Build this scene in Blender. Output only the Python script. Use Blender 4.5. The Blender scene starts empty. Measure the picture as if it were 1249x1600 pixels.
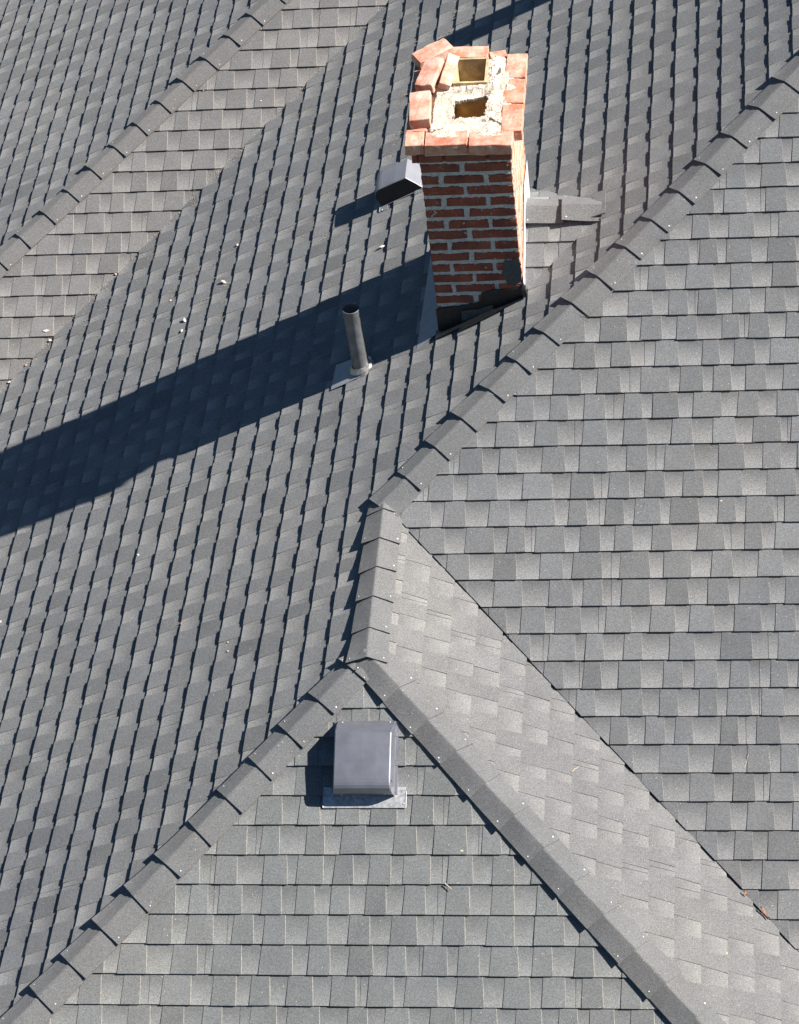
import bpy, bmesh, math, random
from mathutils import Vector, Matrix, Euler, noise

SC = bpy.context.scene
COL = SC.collection
R = math.radians

# ------------------------------------------------------------------ camera
cam = bpy.data.cameras.new('camera')
cam_o = bpy.data.objects.new('camera', cam)
COL.objects.link(cam_o)
SC.camera = cam_o
cam.sensor_fit = 'VERTICAL'
cam.sensor_height = 24.0
cam.lens = 3964.8 / 1600 * 24.0
cam.clip_start = 0.1
cam.clip_end = 2000
cam_o.location = (1.75399, -9.13589, 9.19861)
cam_o.rotation_euler = (0.78224, 0.10305, 0.07914)

# ------------------------------------------------------------------ world, sun, exposure
SUN_EL, SUN_AZ = 42.0, 4.0          # azimuth counted from east (+x) towards north (+y)
w = bpy.data.worlds.new('World')
SC.world = w
w.use_nodes = True
wn = w.node_tree
bg = wn.nodes['Background']
sky = wn.nodes.new('ShaderNodeTexSky')
sky.sky_type = 'NISHITA'
sky.sun_disc = False
sky.sun_elevation = R(SUN_EL)
sky.sun_rotation = R(90 - SUN_AZ)
sky.air_density = 1.0
sky.dust_density = 0.3
sky.ozone_density = 2.5
hs = wn.nodes.new('ShaderNodeHueSaturation')
hs.inputs['Saturation'].default_value = 1.2
wn.links.new(sky.outputs[0], hs.inputs['Color'])
wn.links.new(hs.outputs[0], bg.inputs[0])
bg.inputs[1].default_value = 0.05 * 0.68
sun = bpy.data.lights.new('sun', 'SUN')
sun.energy = 4.6
sun.angle = R(0.5)
sun.color = (1.0, 0.95, 0.885)
sun_o = bpy.data.objects.new('sun', sun)
COL.objects.link(sun_o)
sdir = Vector((math.cos(R(SUN_EL)) * math.cos(R(SUN_AZ)), math.cos(R(SUN_EL)) * math.sin(R(SUN_AZ)), math.sin(R(SUN_EL))))
sun_o.rotation_euler = sdir.to_track_quat('Z', 'Y').to_euler()
sun_o.location = sdir * 30
SC.view_settings.view_transform = 'Standard'
SC.view_settings.look = 'None'
SC.view_settings.exposure = 1.38
SC.view_settings.gamma = 1.0

# ------------------------------------------------------------------ materials
def new_mat(name):
    m = bpy.data.materials.new(name)
    m.use_nodes = True
    nt = m.node_tree
    for n in list(nt.nodes):
        nt.nodes.remove(n)
    out = nt.nodes.new('ShaderNodeOutputMaterial')
    b = nt.nodes.new('ShaderNodeBsdfPrincipled')
    nt.links.new(b.outputs[0], out.inputs[0])
    return m, nt, b

def N(nt, typ, **kw):
    n = nt.nodes.new(typ)
    for k, v in kw.items():
        setattr(n, k, v)
    return n

def noise_node(nt, scale, detail=3, rough=0.6, coord='Object', vec=None):
    n = N(nt, 'ShaderNodeTexNoise')
    n.inputs['Scale'].default_value = scale
    n.inputs['Detail'].default_value = detail
    n.inputs['Roughness'].default_value = rough
    if vec is None:
        tc = N(nt, 'ShaderNodeTexCoord')
        vec = tc.outputs[coord]
    nt.links.new(vec, n.inputs['Vector'])
    return n

def ramp(nt, src, stops, interp='LINEAR'):
    r = N(nt, 'ShaderNodeValToRGB')
    r.color_ramp.interpolation = interp
    els = r.color_ramp.elements
    while len(els) < len(stops):
        els.new(0.5)
    for e, (p, c) in zip(els, stops):
        e.position = p
        e.color = (*c, 1) if len(c) == 3 else c
    nt.links.new(src, r.inputs[0])
    return r

def mix(nt, mode, fac, a, b):
    m = N(nt, 'ShaderNodeMix', data_type='RGBA', blend_type=mode)
    if isinstance(fac, (int, float)):
        m.inputs[0].default_value = fac
    else:
        nt.links.new(fac, m.inputs[0])
    for sock, v in ((m.inputs[6], a), (m.inputs[7], b)):
        if isinstance(v, tuple):
            sock.default_value = (*v, 1)
        else:
            nt.links.new(v, sock)
    return m.outputs[2]

def bump(nt, b, h, strength, dist):
    bp = N(nt, 'ShaderNodeBump')
    bp.inputs['Strength'].default_value = strength
    bp.inputs['Distance'].default_value = dist
    nt.links.new(h, bp.inputs['Height'])
    nt.links.new(bp.outputs[0], b.inputs['Normal'])

def shingle_mat(name, tint, level=1.0, cap=False, con=1.0):
    """asphalt shingle: mineral granules; the factory granule blend runs from dark to light down each inset"""
    m, nt, b = new_mat(name)
    g1 = noise_node(nt, 330, 2, 0.75)
    g2 = noise_node(nt, 120, 3, 0.7)
    g3 = noise_node(nt, 5.0, 4, 0.6)
    gr = ramp(nt, g1.outputs[0], [(0.30, (0.50,) * 3), (0.5, (0.95,) * 3), (0.68, (1.65,) * 3)])
    gr2 = ramp(nt, g2.outputs[0], [(0.32, (0.82,) * 3), (0.68, (1.18,) * 3)])
    mott = ramp(nt, g3.outputs[0], [(0.3, (0.92,) * 3), (0.7, (1.08,) * 3)])
    base = tuple(t * level for t in tint)
    if cap:
        col = base
        c = mix(nt, 'MULTIPLY', 1.0, col, gr.outputs[0])
    else:
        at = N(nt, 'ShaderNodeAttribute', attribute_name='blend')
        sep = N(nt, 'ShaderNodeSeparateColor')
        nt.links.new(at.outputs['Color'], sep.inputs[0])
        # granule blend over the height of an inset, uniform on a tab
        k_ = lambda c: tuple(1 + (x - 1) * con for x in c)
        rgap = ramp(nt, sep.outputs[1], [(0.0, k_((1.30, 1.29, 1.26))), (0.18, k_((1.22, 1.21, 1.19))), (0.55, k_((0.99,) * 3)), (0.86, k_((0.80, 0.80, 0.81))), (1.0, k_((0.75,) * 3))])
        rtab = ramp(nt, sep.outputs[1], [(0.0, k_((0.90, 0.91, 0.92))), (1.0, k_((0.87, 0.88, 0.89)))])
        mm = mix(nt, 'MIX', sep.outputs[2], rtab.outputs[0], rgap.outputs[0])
        tone = N(nt, 'ShaderNodeMath', operation='MULTIPLY_ADD')
        nt.links.new(sep.outputs[0], tone.inputs[0])
        tone.inputs[1].default_value = 0.26 * con
        tone.inputs[2].default_value = 1 - 0.13 * con
        cmb = N(nt, 'ShaderNodeCombineColor')
        for i in range(3):
            nt.links.new(tone.outputs[0], cmb.inputs[i])
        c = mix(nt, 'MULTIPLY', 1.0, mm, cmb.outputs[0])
        c = mix(nt, 'MULTIPLY', 1.0, c, base)
        c = mix(nt, 'MULTIPLY', 1.0, c, gr.outputs[0])
    c = mix(nt, 'MULTIPLY', 1.0, c, gr2.outputs[0])
    c = mix(nt, 'MULTIPLY', 1.0, c, mott.outputs[0])
    # weathering patches that run across many shingles
    g4 = noise_node(nt, 0.9, 5, 0.62)
    wea = ramp(nt, g4.outputs[0], [(0.32, (0.90, 0.91, 0.93)), (0.5, (1.0,) * 3), (0.68, (1.09, 1.07, 1.04))])
    c = mix(nt, 'MULTIPLY', 1.0, c, wea.outputs[0])
    # sparse pale and dark granules
    v = N(nt, 'ShaderNodeTexVoronoi')
    v.inputs['Scale'].default_value = 60
    tc = N(nt, 'ShaderNodeTexCoord')
    nt.links.new(tc.outputs['Object'], v.inputs['Vector'])
    sp = ramp(nt, v.outputs['Distance'], [(0.0, (1,) * 3), (0.13, (1,) * 3), (0.16, (0,) * 3)])
    sepv = N(nt, 'ShaderNodeSeparateColor')
    nt.links.new(v.outputs['Color'], sepv.inputs[0])
    th = N(nt, 'ShaderNodeMath', operation='GREATER_THAN')
    nt.links.new(sepv.outputs[0], th.inputs[0])
    th.inputs[1].default_value = 0.965
    fm = N(nt, 'ShaderNodeMath', operation='MULTIPLY')
    nt.links.new(sp.outputs[0], fm.inputs[0])
    nt.links.new(th.outputs[0], fm.inputs[1])
    c = mix(nt, 'MIX', fm.outputs[0], c, (0.42, 0.39, 0.33))
    nt.links.new(c, b.inputs['Base Color'])
    b.inputs['Roughness'].default_value = 0.93
    b.inputs['Diffuse Roughness'].default_value = 0.45
    b.inputs['Specular IOR Level'].default_value = 0.25
    bump(nt, b, g1.outputs[0], 0.35, 0.002)
    return m

TINT = (0.163, 0.164, 0.165)
M = {}
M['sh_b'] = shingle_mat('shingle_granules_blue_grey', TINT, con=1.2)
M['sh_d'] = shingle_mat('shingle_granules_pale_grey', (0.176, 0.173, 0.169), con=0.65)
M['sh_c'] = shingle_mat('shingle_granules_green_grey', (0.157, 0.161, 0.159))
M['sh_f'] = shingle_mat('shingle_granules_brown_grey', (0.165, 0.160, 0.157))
M['cap'] = shingle_mat('cap_shingle_granules', (0.134, 0.135, 0.136), cap=True)
M['cap_brown'] = shingle_mat('brown_cap_shingle_granules', (0.136, 0.133, 0.131), cap=True)

def simple(name, col, rough=0.8, metal=0.0, ns=40, var=0.25, bs=0.3, bd=0.002, spec=0.4, col2=None, detail=4):
    m, nt, b = new_mat(name)
    n = noise_node(nt, ns, detail, 0.65)
    a = tuple(c * (1 - var) for c in col)
    z = tuple(min(1, c * (1 + var)) for c in (col2 or col))
    r = ramp(nt, n.outputs[0], [(0.3, a), (0.7, z)])
    nt.links.new(r.outputs[0], b.inputs['Base Color'])
    b.inputs['Roughness'].default_value = rough
    b.inputs['Metallic'].default_value = metal
    b.inputs['Specular IOR Level'].default_value = spec
    if bs:
        bump(nt, b, n.outputs[0], bs, bd)
    return m

M['edge'] = simple('cut_shingle_edge', (0.13, 0.105, 0.09), 0.95, ns=90, var=0.4, bs=0)
M['edge_tan'] = simple('sunlit_dusty_tab_edge', (0.20, 0.185, 0.16), 0.95, ns=120, var=0.35, bs=0)  # right tab sides: sunlit brightness painted into the tan, dusty colour
M['felt'] = simple('roofing_felt', (0.03, 0.03, 0.032), 0.95)
M['nail'] = simple('galvanised_nail_head', (0.62, 0.62, 0.61), 0.5, 0.0, var=0.05, bs=0)
M['tar'] = simple('black_roof_tar', (0.014, 0.015, 0.017), 0.45, ns=60, var=0.5, bs=0.7, bd=0.004)
M['tar_smear'] = simple('grey_sealant_smear', (0.045, 0.055, 0.06), 0.55, ns=50, var=0.4, bs=0.6, bd=0.003)
M['steel'] = simple('galvanised_steel_flashing', (0.24, 0.25, 0.27), 0.5, 0.1, ns=18, var=0.12, bs=0.05)
M['steel_bright'] = simple('sunlit_steel_flashing', (0.74, 0.74, 0.75), 0.35, 0.25, ns=25, var=0.1, bs=0.05)  # paler copy of the flashing steel, sunlight put into its colour
M['lead'] = simple('scuffed_lead_flange', (0.36, 0.36, 0.37), 0.45, 0.4, ns=60, var=0.4, bs=0.5, bd=0.002, detail=6)
M['dark'] = simple('dark_opening', (0.006, 0.006, 0.007), 0.9, bs=0)
M['mesh'] = simple('vent_louver_screen', (0.02, 0.02, 0.02), 0.7, bs=0)
M['clay'] = simple('sooty_clay_flue', (0.62, 0.38, 0.14), 0.85, ns=14, var=0.45, bs=0.4, bd=0.003, col2=(0.46, 0.32, 0.15))
M['clay_soot'] = simple('soot_stained_clay_flue', (0.46, 0.35, 0.20), 0.85, ns=16, var=0.45, bs=0.4, bd=0.003)
M['mortar_crown'] = simple('pale_crown_mortar', (0.60, 0.53, 0.44), 0.9, ns=42, var=0.30, bs=0.7, bd=0.005, detail=6)
def crown_mat():
    m, nt, b = new_mat('cracked_crown_mortar')
    n1 = noise_node(nt, 26, 8, 0.7)
    n2 = noise_node(nt, 190, 4, 0.7)
    r = ramp(nt, n1.outputs[0], [(0.30, (0.36, 0.29, 0.21)), (0.46, (0.54, 0.47, 0.38)), (0.7, (0.64, 0.58, 0.50))])
    g = ramp(nt, n2.outputs[0], [(0.3, (0.72,) * 3), (0.7, (1.15,) * 3)])
    c = mix(nt, 'MULTIPLY', 1.0, r.outputs[0], g.outputs[0])
    v = N(nt, 'ShaderNodeTexVoronoi', feature='DISTANCE_TO_EDGE')
    v.inputs['Scale'].default_value = 17
    tc = N(nt, 'ShaderNodeTexCoord')
    wob = mix(nt, 'ADD', 0.06, tc.outputs['Object'], n1.outputs[1])
    nt.links.new(wob, v.inputs['Vector'])
    ck = ramp(nt, v.outputs['Distance'], [(0.0, (1,) * 3), (0.018, (1,) * 3), (0.04, (0,) * 3)])
    n3 = noise_node(nt, 9, 2, 0.5)
    mk = ramp(nt, n3.outputs[0], [(0.50, (0,) * 3), (0.58, (0.9,) * 3)])
    f = mix(nt, 'MULTIPLY', 1.0, ck.outputs[0], mk.outputs[0])
    c = mix(nt, 'MIX', f, c, (0.10, 0.06, 0.04))
    nt.links.new(c, b.inputs['Base Color'])
    b.inputs['Roughness'].default_value = 0.95
    bump(nt, b, n2.outputs[0], 0.9, 0.004)
    return m
M['mortar_crown'] = crown_mat()
M['mortar'] = simple('grey_brick_mortar', (0.42, 0.42, 0.41), 0.95, ns=60, var=0.25, bs=0.8, bd=0.004, detail=6)
M['chip'] = simple('pale_mortar_chip', (0.60, 0.50, 0.44), 0.9, ns=150, var=0.15)
M['chip_tan'] = simple('tan_mortar_chip', (0.60, 0.45, 0.28), 0.9, ns=150, var=0.2)
M['chip_red'] = simple('red_brick_chip', (0.42, 0.17, 0.10), 0.9, ns=150, var=0.2)
M['twig'] = simple('dry_twig', (0.42, 0.35, 0.25), 0.9, ns=150, var=0.3)
M['leaf'] = simple('dry_orange_leaf', (0.62, 0.27, 0.05), 0.7, ns=150, var=0.3)
M['leaf_pink'] = simple('shredded_brown_leaf', (0.40, 0.22, 0.16), 0.8, ns=150, var=0.4)
M['grit'] = simple('tan_roof_grit', (0.46, 0.39, 0.27), 0.95, ns=150, var=0.3)
M['wall'] = simple('painted_house_siding', (0.55, 0.53, 0.48), 0.8, ns=6, var=0.06)
M['ground'] = simple('grassy_ground', (0.07, 0.09, 0.04), 0.95, ns=3, var=0.4)

def brick_mat(name, cols, wash=0.0, soot=False):
    m, nt, b = new_mat(name)
    n1 = noise_node(nt, 9, 4, 0.6)
    n2 = noise_node(nt, 120, 4, 0.7)
    r = ramp(nt, n1.outputs[0], [(0.3, cols[0]), (0.5, cols[1]), (0.72, cols[2])])
    g = ramp(nt, n2.outputs[0], [(0.3, (0.7,) * 3), (0.7, (1.25,) * 3)])
    c = mix(nt, 'MULTIPLY', 1.0, r.outputs[0], g.outputs[0])
    if wash:
        n3 = noise_node(nt, 11, 8, 0.72)
        f = ramp(nt, n3.outputs[0], [(0.46 - wash * 0.3, (0,) * 3), (0.78, (0.9,) * 3)])
        c = mix(nt, 'MIX', f.outputs[0], c, (0.62, 0.50, 0.41))
    if soot:
        n4 = noise_node(nt, 3.2, 6, 0.7)
        sf = ramp(nt, n4.outputs[0], [(0.46, (0,) * 3), (0.70, (0.45,) * 3)])
        c = mix(nt, 'MIX', sf.outputs[0], c, (0.07, 0.045, 0.038))
        n5 = noise_node(nt, 30, 5, 0.75)
        ef = ramp(nt, n5.outputs[0], [(0.60, (0,) * 3), (0.72, (0.55,) * 3)])
        c = mix(nt, 'MIX', ef.outputs[0], c, (0.32, 0.27, 0.24))
    nt.links.new(c, b.inputs['Base Color'])
    b.inputs['Roughness'].default_value = 0.88
    bump(nt, b, n2.outputs[0], 0.6, 0.003)
    return m

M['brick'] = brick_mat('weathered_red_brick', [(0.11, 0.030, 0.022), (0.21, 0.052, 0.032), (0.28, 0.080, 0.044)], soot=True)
M['brick_east'] = brick_mat('sunlit_washed_red_brick', [(0.36, 0.12, 0.06), (0.46, 0.18, 0.10), (0.54, 0.27, 0.17)], wash=0.25)  # east face: sunlit paleness painted into the brick colour, plus mortar wash
M['brick_cap'] = brick_mat('salmon_cap_brick', [(0.36, 0.11, 0.06), (0.46, 0.16, 0.09), (0.52, 0.24, 0.15)], wash=0.22)
M['brick_loose'] = brick_mat('dusty_loose_brick', [(0.38, 0.13, 0.075), (0.46, 0.19, 0.12), (0.50, 0.27, 0.20)], wash=0.30)

# ------------------------------------------------------------------ object helpers
def obj(name, verts, faces, mats, parent=None, midx=None, smooth=False):
    me = bpy.data.meshes.new(name)
    me.from_pydata([tuple(v) for v in verts], [], faces)
    for m in (mats if isinstance(mats, (list, tuple)) else [mats]):
        me.materials.append(m)
    if midx:
        me.polygons.foreach_set('material_index', midx)
    if smooth:
        me.polygons.foreach_set('use_smooth', [True] * len(me.polygons))
    me.update()
    o = bpy.data.objects.new(name, me)
    COL.objects.link(o)
    if parent is not None:
        o.parent = parent
        o.matrix_parent_inverse = parent.matrix_basis.inverted()
    return o

def bm_obj(name, bm, mats, parent=None, smooth=False):
    me = bpy.data.meshes.new(name)
    bmesh.ops.recalc_face_normals(bm, faces=bm.faces)
    bm.to_mesh(me)
    bm.free()
    for m in (mats if isinstance(mats, (list, tuple)) else [mats]):
        me.materials.append(m)
    if smooth:
        me.polygons.foreach_set('use_smooth', [True] * len(me.polygons))
    o = bpy.data.objects.new(name, me)
    COL.objects.link(o)
    if parent is not None:
        o.parent = parent
        o.matrix_parent_inverse = parent.matrix_basis.inverted()
    return o

def thing(name, label, cat, loc=(0, 0, 0), group=None):
    o = bpy.data.objects.new(name, None)
    o.empty_display_size = 0.1
    COL.objects.link(o)
    o.location = loc
    tag(o, label, cat, group)
    return o

def tag(o, label, cat, group=None):
    o['label'] = label
    o['category'] = cat
    if group:
        o['group'] = group

# ------------------------------------------------------------------ roof planes  z = ax + by + c
T = 0.4856
PL = {'A': (T, 0, 0), 'D': (-T, 0, 0), 'B': (0, T, 0), 'C': (0, T, T * 1.02345), 'F': (0, T, -2.54228), 'E': (0.46724, 0, 0.37747),
      'S': (0, 0.5, 0.555 - 0.5 * 1.70), 'Nn': (0, -0.5, 0.555 + 0.5 * 1.70)}
LL = 1.02345
def zp(k, x, y):
    a, b, c = PL[k]
    return a * x + b * y + c
def on(k, x, y, h=0.0):
    n = nrm(k)
    return Vector((x, y, zp(k, x, y))) + n * h
def nrm(k):
    a, b, c = PL[k]
    return Vector((-a, -b, 1)).normalized()

def clip(poly, hp):
    """clip a 2-D polygon by half planes (nx, ny, d): keep nx*x + ny*y + d >= 0"""
    for nx, ny, d in hp:
        out = []
        n = len(poly)
        for i in range(n):
            p, q = poly[i], poly[(i + 1) % n]
            fp, fq = nx * p[0] + ny * p[1] + d, nx * q[0] + ny * q[1] + d
            if fp >= 0:
                out.append(p)
            if (fp >= 0) != (fq >= 0):
                t = fp / (fp - fq)
                out.append((p[0] + t * (q[0] - p[0]), p[1] + t * (q[1] - p[1])))
        poly = out
        if len(poly) < 3:
            return []
    # drop slivers
    a = 0
    for i in range(len(poly)):
        x0, y0 = poly[i]
        x1, y1 = poly[(i + 1) % len(poly)]
        a += x0 * y1 - x1 * y0
    return poly if abs(a) > 4e-6 else []

def shingle_field(name, k, ucoord, parent, v0, vr, ur, regions, mat, seed, e=0.143, skew=0.0, raise_=0.0, cut_jit=False):
    """one roof slope: courses of laminated shingles with trapezoid tabs over a base layer"""
    rnd = random.Random(seed)
    a, b, c = PL[k]
    g = math.hypot(a, b)
    s, co = g / math.sqrt(1 + g * g), 1 / math.sqrt(1 + g * g)
    V = Vector((a / g * co, b / g * co, s))
    Nn = nrm(k)
    U = V.cross(Nn)
    O = Vector((0, 0, c)) if k != 'F' and k != 'E' else Vector((0, 0, c))
    verts, faces, midx, cols = [], [], [], []
    jit_now = [0.0]
    def emit(poly_uv, vb, vt, hb, ht, tone, gap, tilt=0.0, ub=0.0, tab=False):
        vj = jit_now[0]
        # world xy of each uv point, clipped against the region
        for hp in regions:
            hp = [(hp[0][0], hp[0][1], hp[0][2] + vj)] + list(hp[1:])
            xy = []
            for u, v in poly_uv:
                P = O + U * u + V * (v + skew * u)
                xy.append((P.x, P.y))
            cl = clip(xy, hp)
            if not cl:
                continue
            base = len(verts)
            top, bot, vf, us = [], [], [], []
            for x, y in cl:
                P = Vector((x, y, zp(k, x, y)))
                u = (P - O).dot(U)
                v = (P - O).dot(V) - skew * u
                f = min(1.15, max(0.0, (v - vb) / e))
                h = hb + (ht - hb) * f + raise_ + tilt * (u - ub)
                top.append(P + Nn * h)
                bot.append(P + Nn * (-0.004) + (U * 0.005 if tab and u > ub else Vector()))
                us.append(u)
                vf.append(min(1.0, f))
            n = len(cl)
            area = sum(cl[i][0] * cl[(i + 1) % n][1] - cl[(i + 1) % n][0] * cl[i][1] for i in range(n))
            order = list(range(n)) if area > 0 else list(range(n))[::-1]
            verts.extend(top)
            verts.extend(bot)
            faces.append([base + i for i in order])
            midx.append(0)
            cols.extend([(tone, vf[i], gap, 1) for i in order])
            for j in range(n):
                i0, i1 = order[j], order[(j + 1) % n]
                faces.append([base + i0, base + n + i0, base + n + i1, base + i1])
                midx.append(2 if (tab and us[i0] > ub and us[i1] > ub) else 1)
                cols.extend([(0, 0, 0, 1)] * 4)
    k0, k1 = math.floor((vr[0] - v0) / e), math.ceil((vr[1] - v0) / e)
    for kk in range(k0, k1):
        vb = v0 + kk * e
        vt = vb + e
        drift = rnd.uniform(-0.0012, 0.0012)
        jit_now[0] = rnd.uniform(-0.007, 0.005) if cut_jit else 0.0
        u = ur[0] - rnd.uniform(0, 0.3)
        lastw = 0
        strip = rnd.uniform(0.2, 1.0)
        while u < ur[1]:
            wt = rnd.choice((0.080, 0.092, 0.10, 0.108, 0.118, 0.138)) * rnd.uniform(0.94, 1.06)
            wg = rnd.choice((0.062, 0.082, 0.094, 0.102, 0.112, 0.138)) * rnd.uniform(0.94, 1.06)
            o1, o2 = rnd.uniform(0.004, 0.012), rnd.uniform(0.003, 0.010)
            jv = rnd.gauss(0, 0.0010) + drift
            ht = rnd.uniform(-0.0006, 0.0012)
            tone = rnd.gauss(0.5, 0.2)
            tone = min(1, max(0, tone))
            if rnd.random() < 0.07:
                tone = rnd.choice((0.0, 1.0))
            tg = min(1, max(0, rnd.gauss(0.5, 0.13)))
            # the tab (upper layer), wider at its foot
            dl = rnd.gauss(0, 0.0008)
            emit([(u - o1, vb + jv), (u + wt + o2, vb + jv + dl), (u + wt, vt + 0.004), (u, vt + 0.004)], vb + jv, vt,
                 0.0132 + ht, 0.0030, tone, 0.0, tilt=rnd.gauss(0, 0.006), ub=u + wt / 2, tab=True)
            # the inset (base layer) to its right, sometimes with a strip joint
            g0, g1 = u + wt - 0.004, u + wt + wg + 0.003
            jb = jv + rnd.uniform(0.0, 0.0016)
            strip -= wt + wg
            if strip < 0:
                strip = rnd.uniform(0.85, 1.0)
                gm = g0 + (g1 - g0) * rnd.uniform(0.35, 0.75)
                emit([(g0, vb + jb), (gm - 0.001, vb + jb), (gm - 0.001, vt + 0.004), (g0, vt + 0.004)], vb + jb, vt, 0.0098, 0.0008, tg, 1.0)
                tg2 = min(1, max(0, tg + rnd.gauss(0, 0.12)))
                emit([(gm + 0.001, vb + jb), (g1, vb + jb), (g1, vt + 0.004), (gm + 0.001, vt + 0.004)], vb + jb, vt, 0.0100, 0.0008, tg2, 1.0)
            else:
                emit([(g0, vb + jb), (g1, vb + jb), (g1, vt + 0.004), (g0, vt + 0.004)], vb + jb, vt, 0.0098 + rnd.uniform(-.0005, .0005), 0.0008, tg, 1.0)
            u += wt + wg
    me = bpy.data.meshes.new(name)
    me.from_pydata([tuple(v) for v in verts], [], faces)
    me.materials.append(mat)
    me.materials.append(M['edge'])
    me.materials.append(M['edge_tan'])
    me.polygons.foreach_set('material_index', midx)
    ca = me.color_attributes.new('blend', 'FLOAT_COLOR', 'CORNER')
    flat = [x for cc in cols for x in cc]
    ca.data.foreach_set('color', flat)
    me.update()
    o = bpy.data.objects.new(name, me)
    COL.objects.link(o)
    o.parent = parent
    return o

roof = thing('shingled_roof', 'grey asphalt shingle hip roof filling the whole view, with hips, a short ridge and valleys', 'roof')

# half planes in plan (x, y): nx*x + ny*y + d >= 0
FC = 2.54228 / T                      # F meets A where y = x + FC
regA = [
    [(0, -1, 0), (-1, 0, 0), (-1, 1, LL), (1, -1, FC)],          # y<0: west of ridge and of the lower hip
    [(0, 1, 0), (-1, 1, 0), (1, -1, FC), (1, 0, 6)],
]
# lower hip: A below C where x < y + LL
regB = [[(1, 1, 0), (1, -1, 0)]]
regD = [[(1, 1, LL), (-1, -1, 0), (1, 0, 0)]]
regC = [[(1, -1, -LL), (-1, -1, -LL)]]
# hip between E and F:  0.46724x+0.37747 > T*y - 2.54228
regF = [[(-1, 1, -FC), (0.46724, -T, 0.37747 + 2.54228)]]
regE = [[(-0.46724, T, -0.37747 - 2.54228), (1, 0, 6.5)]]
shingle_field('west_slope', 'A', None, roof, 0.143 * 0.41, (-5.6, 4.6), (-9.5, 4.5), regA, M['sh_b'], 11, skew=-0.143 * 0.115)
shingle_field('south_slope', 'B', None, roof, -2.1305, (-4.0, 4.0), (-0.6, 4.6), regB, M['sh_b'], 12, raise_=0.010, cut_jit=True)
shingle_field('south_hip_end', 'C', None, roof, -1.83642, (-4.6, -1.0), (-3.4, 3.4), regC, M['sh_c'], 13)
shingle_field('east_slope', 'D', None, roof, -1.2247, (-4.2, 0.15), (-4.6, 0.3), regD, M['sh_d'], 14, e=0.136)
shingle_field('wing_south_slope', 'F', None, roof, 0.143 * 0.43, (-1.0, 9.5), (-5.5, 3.0), regF, M['sh_f'], 15)
shingle_field('wing_west_slope', 'E', None, roof, 0.143 * 0.67, (-7.0, 2.5), (-10.5, 1.0), regE, M['sh_b'], 16)
# roof deck under the shingles (felt), so that nothing shows through
def deck(name, k, pts, parent, h=-0.012):
    vs = [on(k, x, y, h) for x, y in pts]
    return obj(name, vs, [list(range(len(vs)))], M['felt'], parent)
deck('felt_sheet', 'A', [(-5, -5 + -LL + 1 + 0.0), (-LL, -2 * LL + 0.0), (0, -LL), (0, 0), (3.3, 3.3), (3.3, 3.3 + FC), (-5, -5 + FC)], roof)
deck('felt_sheet', 'B', [(0, 0), (3.4, -3.4), (3.4, 3.4)], roof)
deck('felt_sheet', 'C', [(0, -LL), (-3.0, -3 - LL), (3.0, -3 - LL)], roof)
deck('felt_sheet', 'D', [(0, -LL), (3.4, -3.4 - LL), (3.4, -3.4), (0, 0)], roof)

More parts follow.
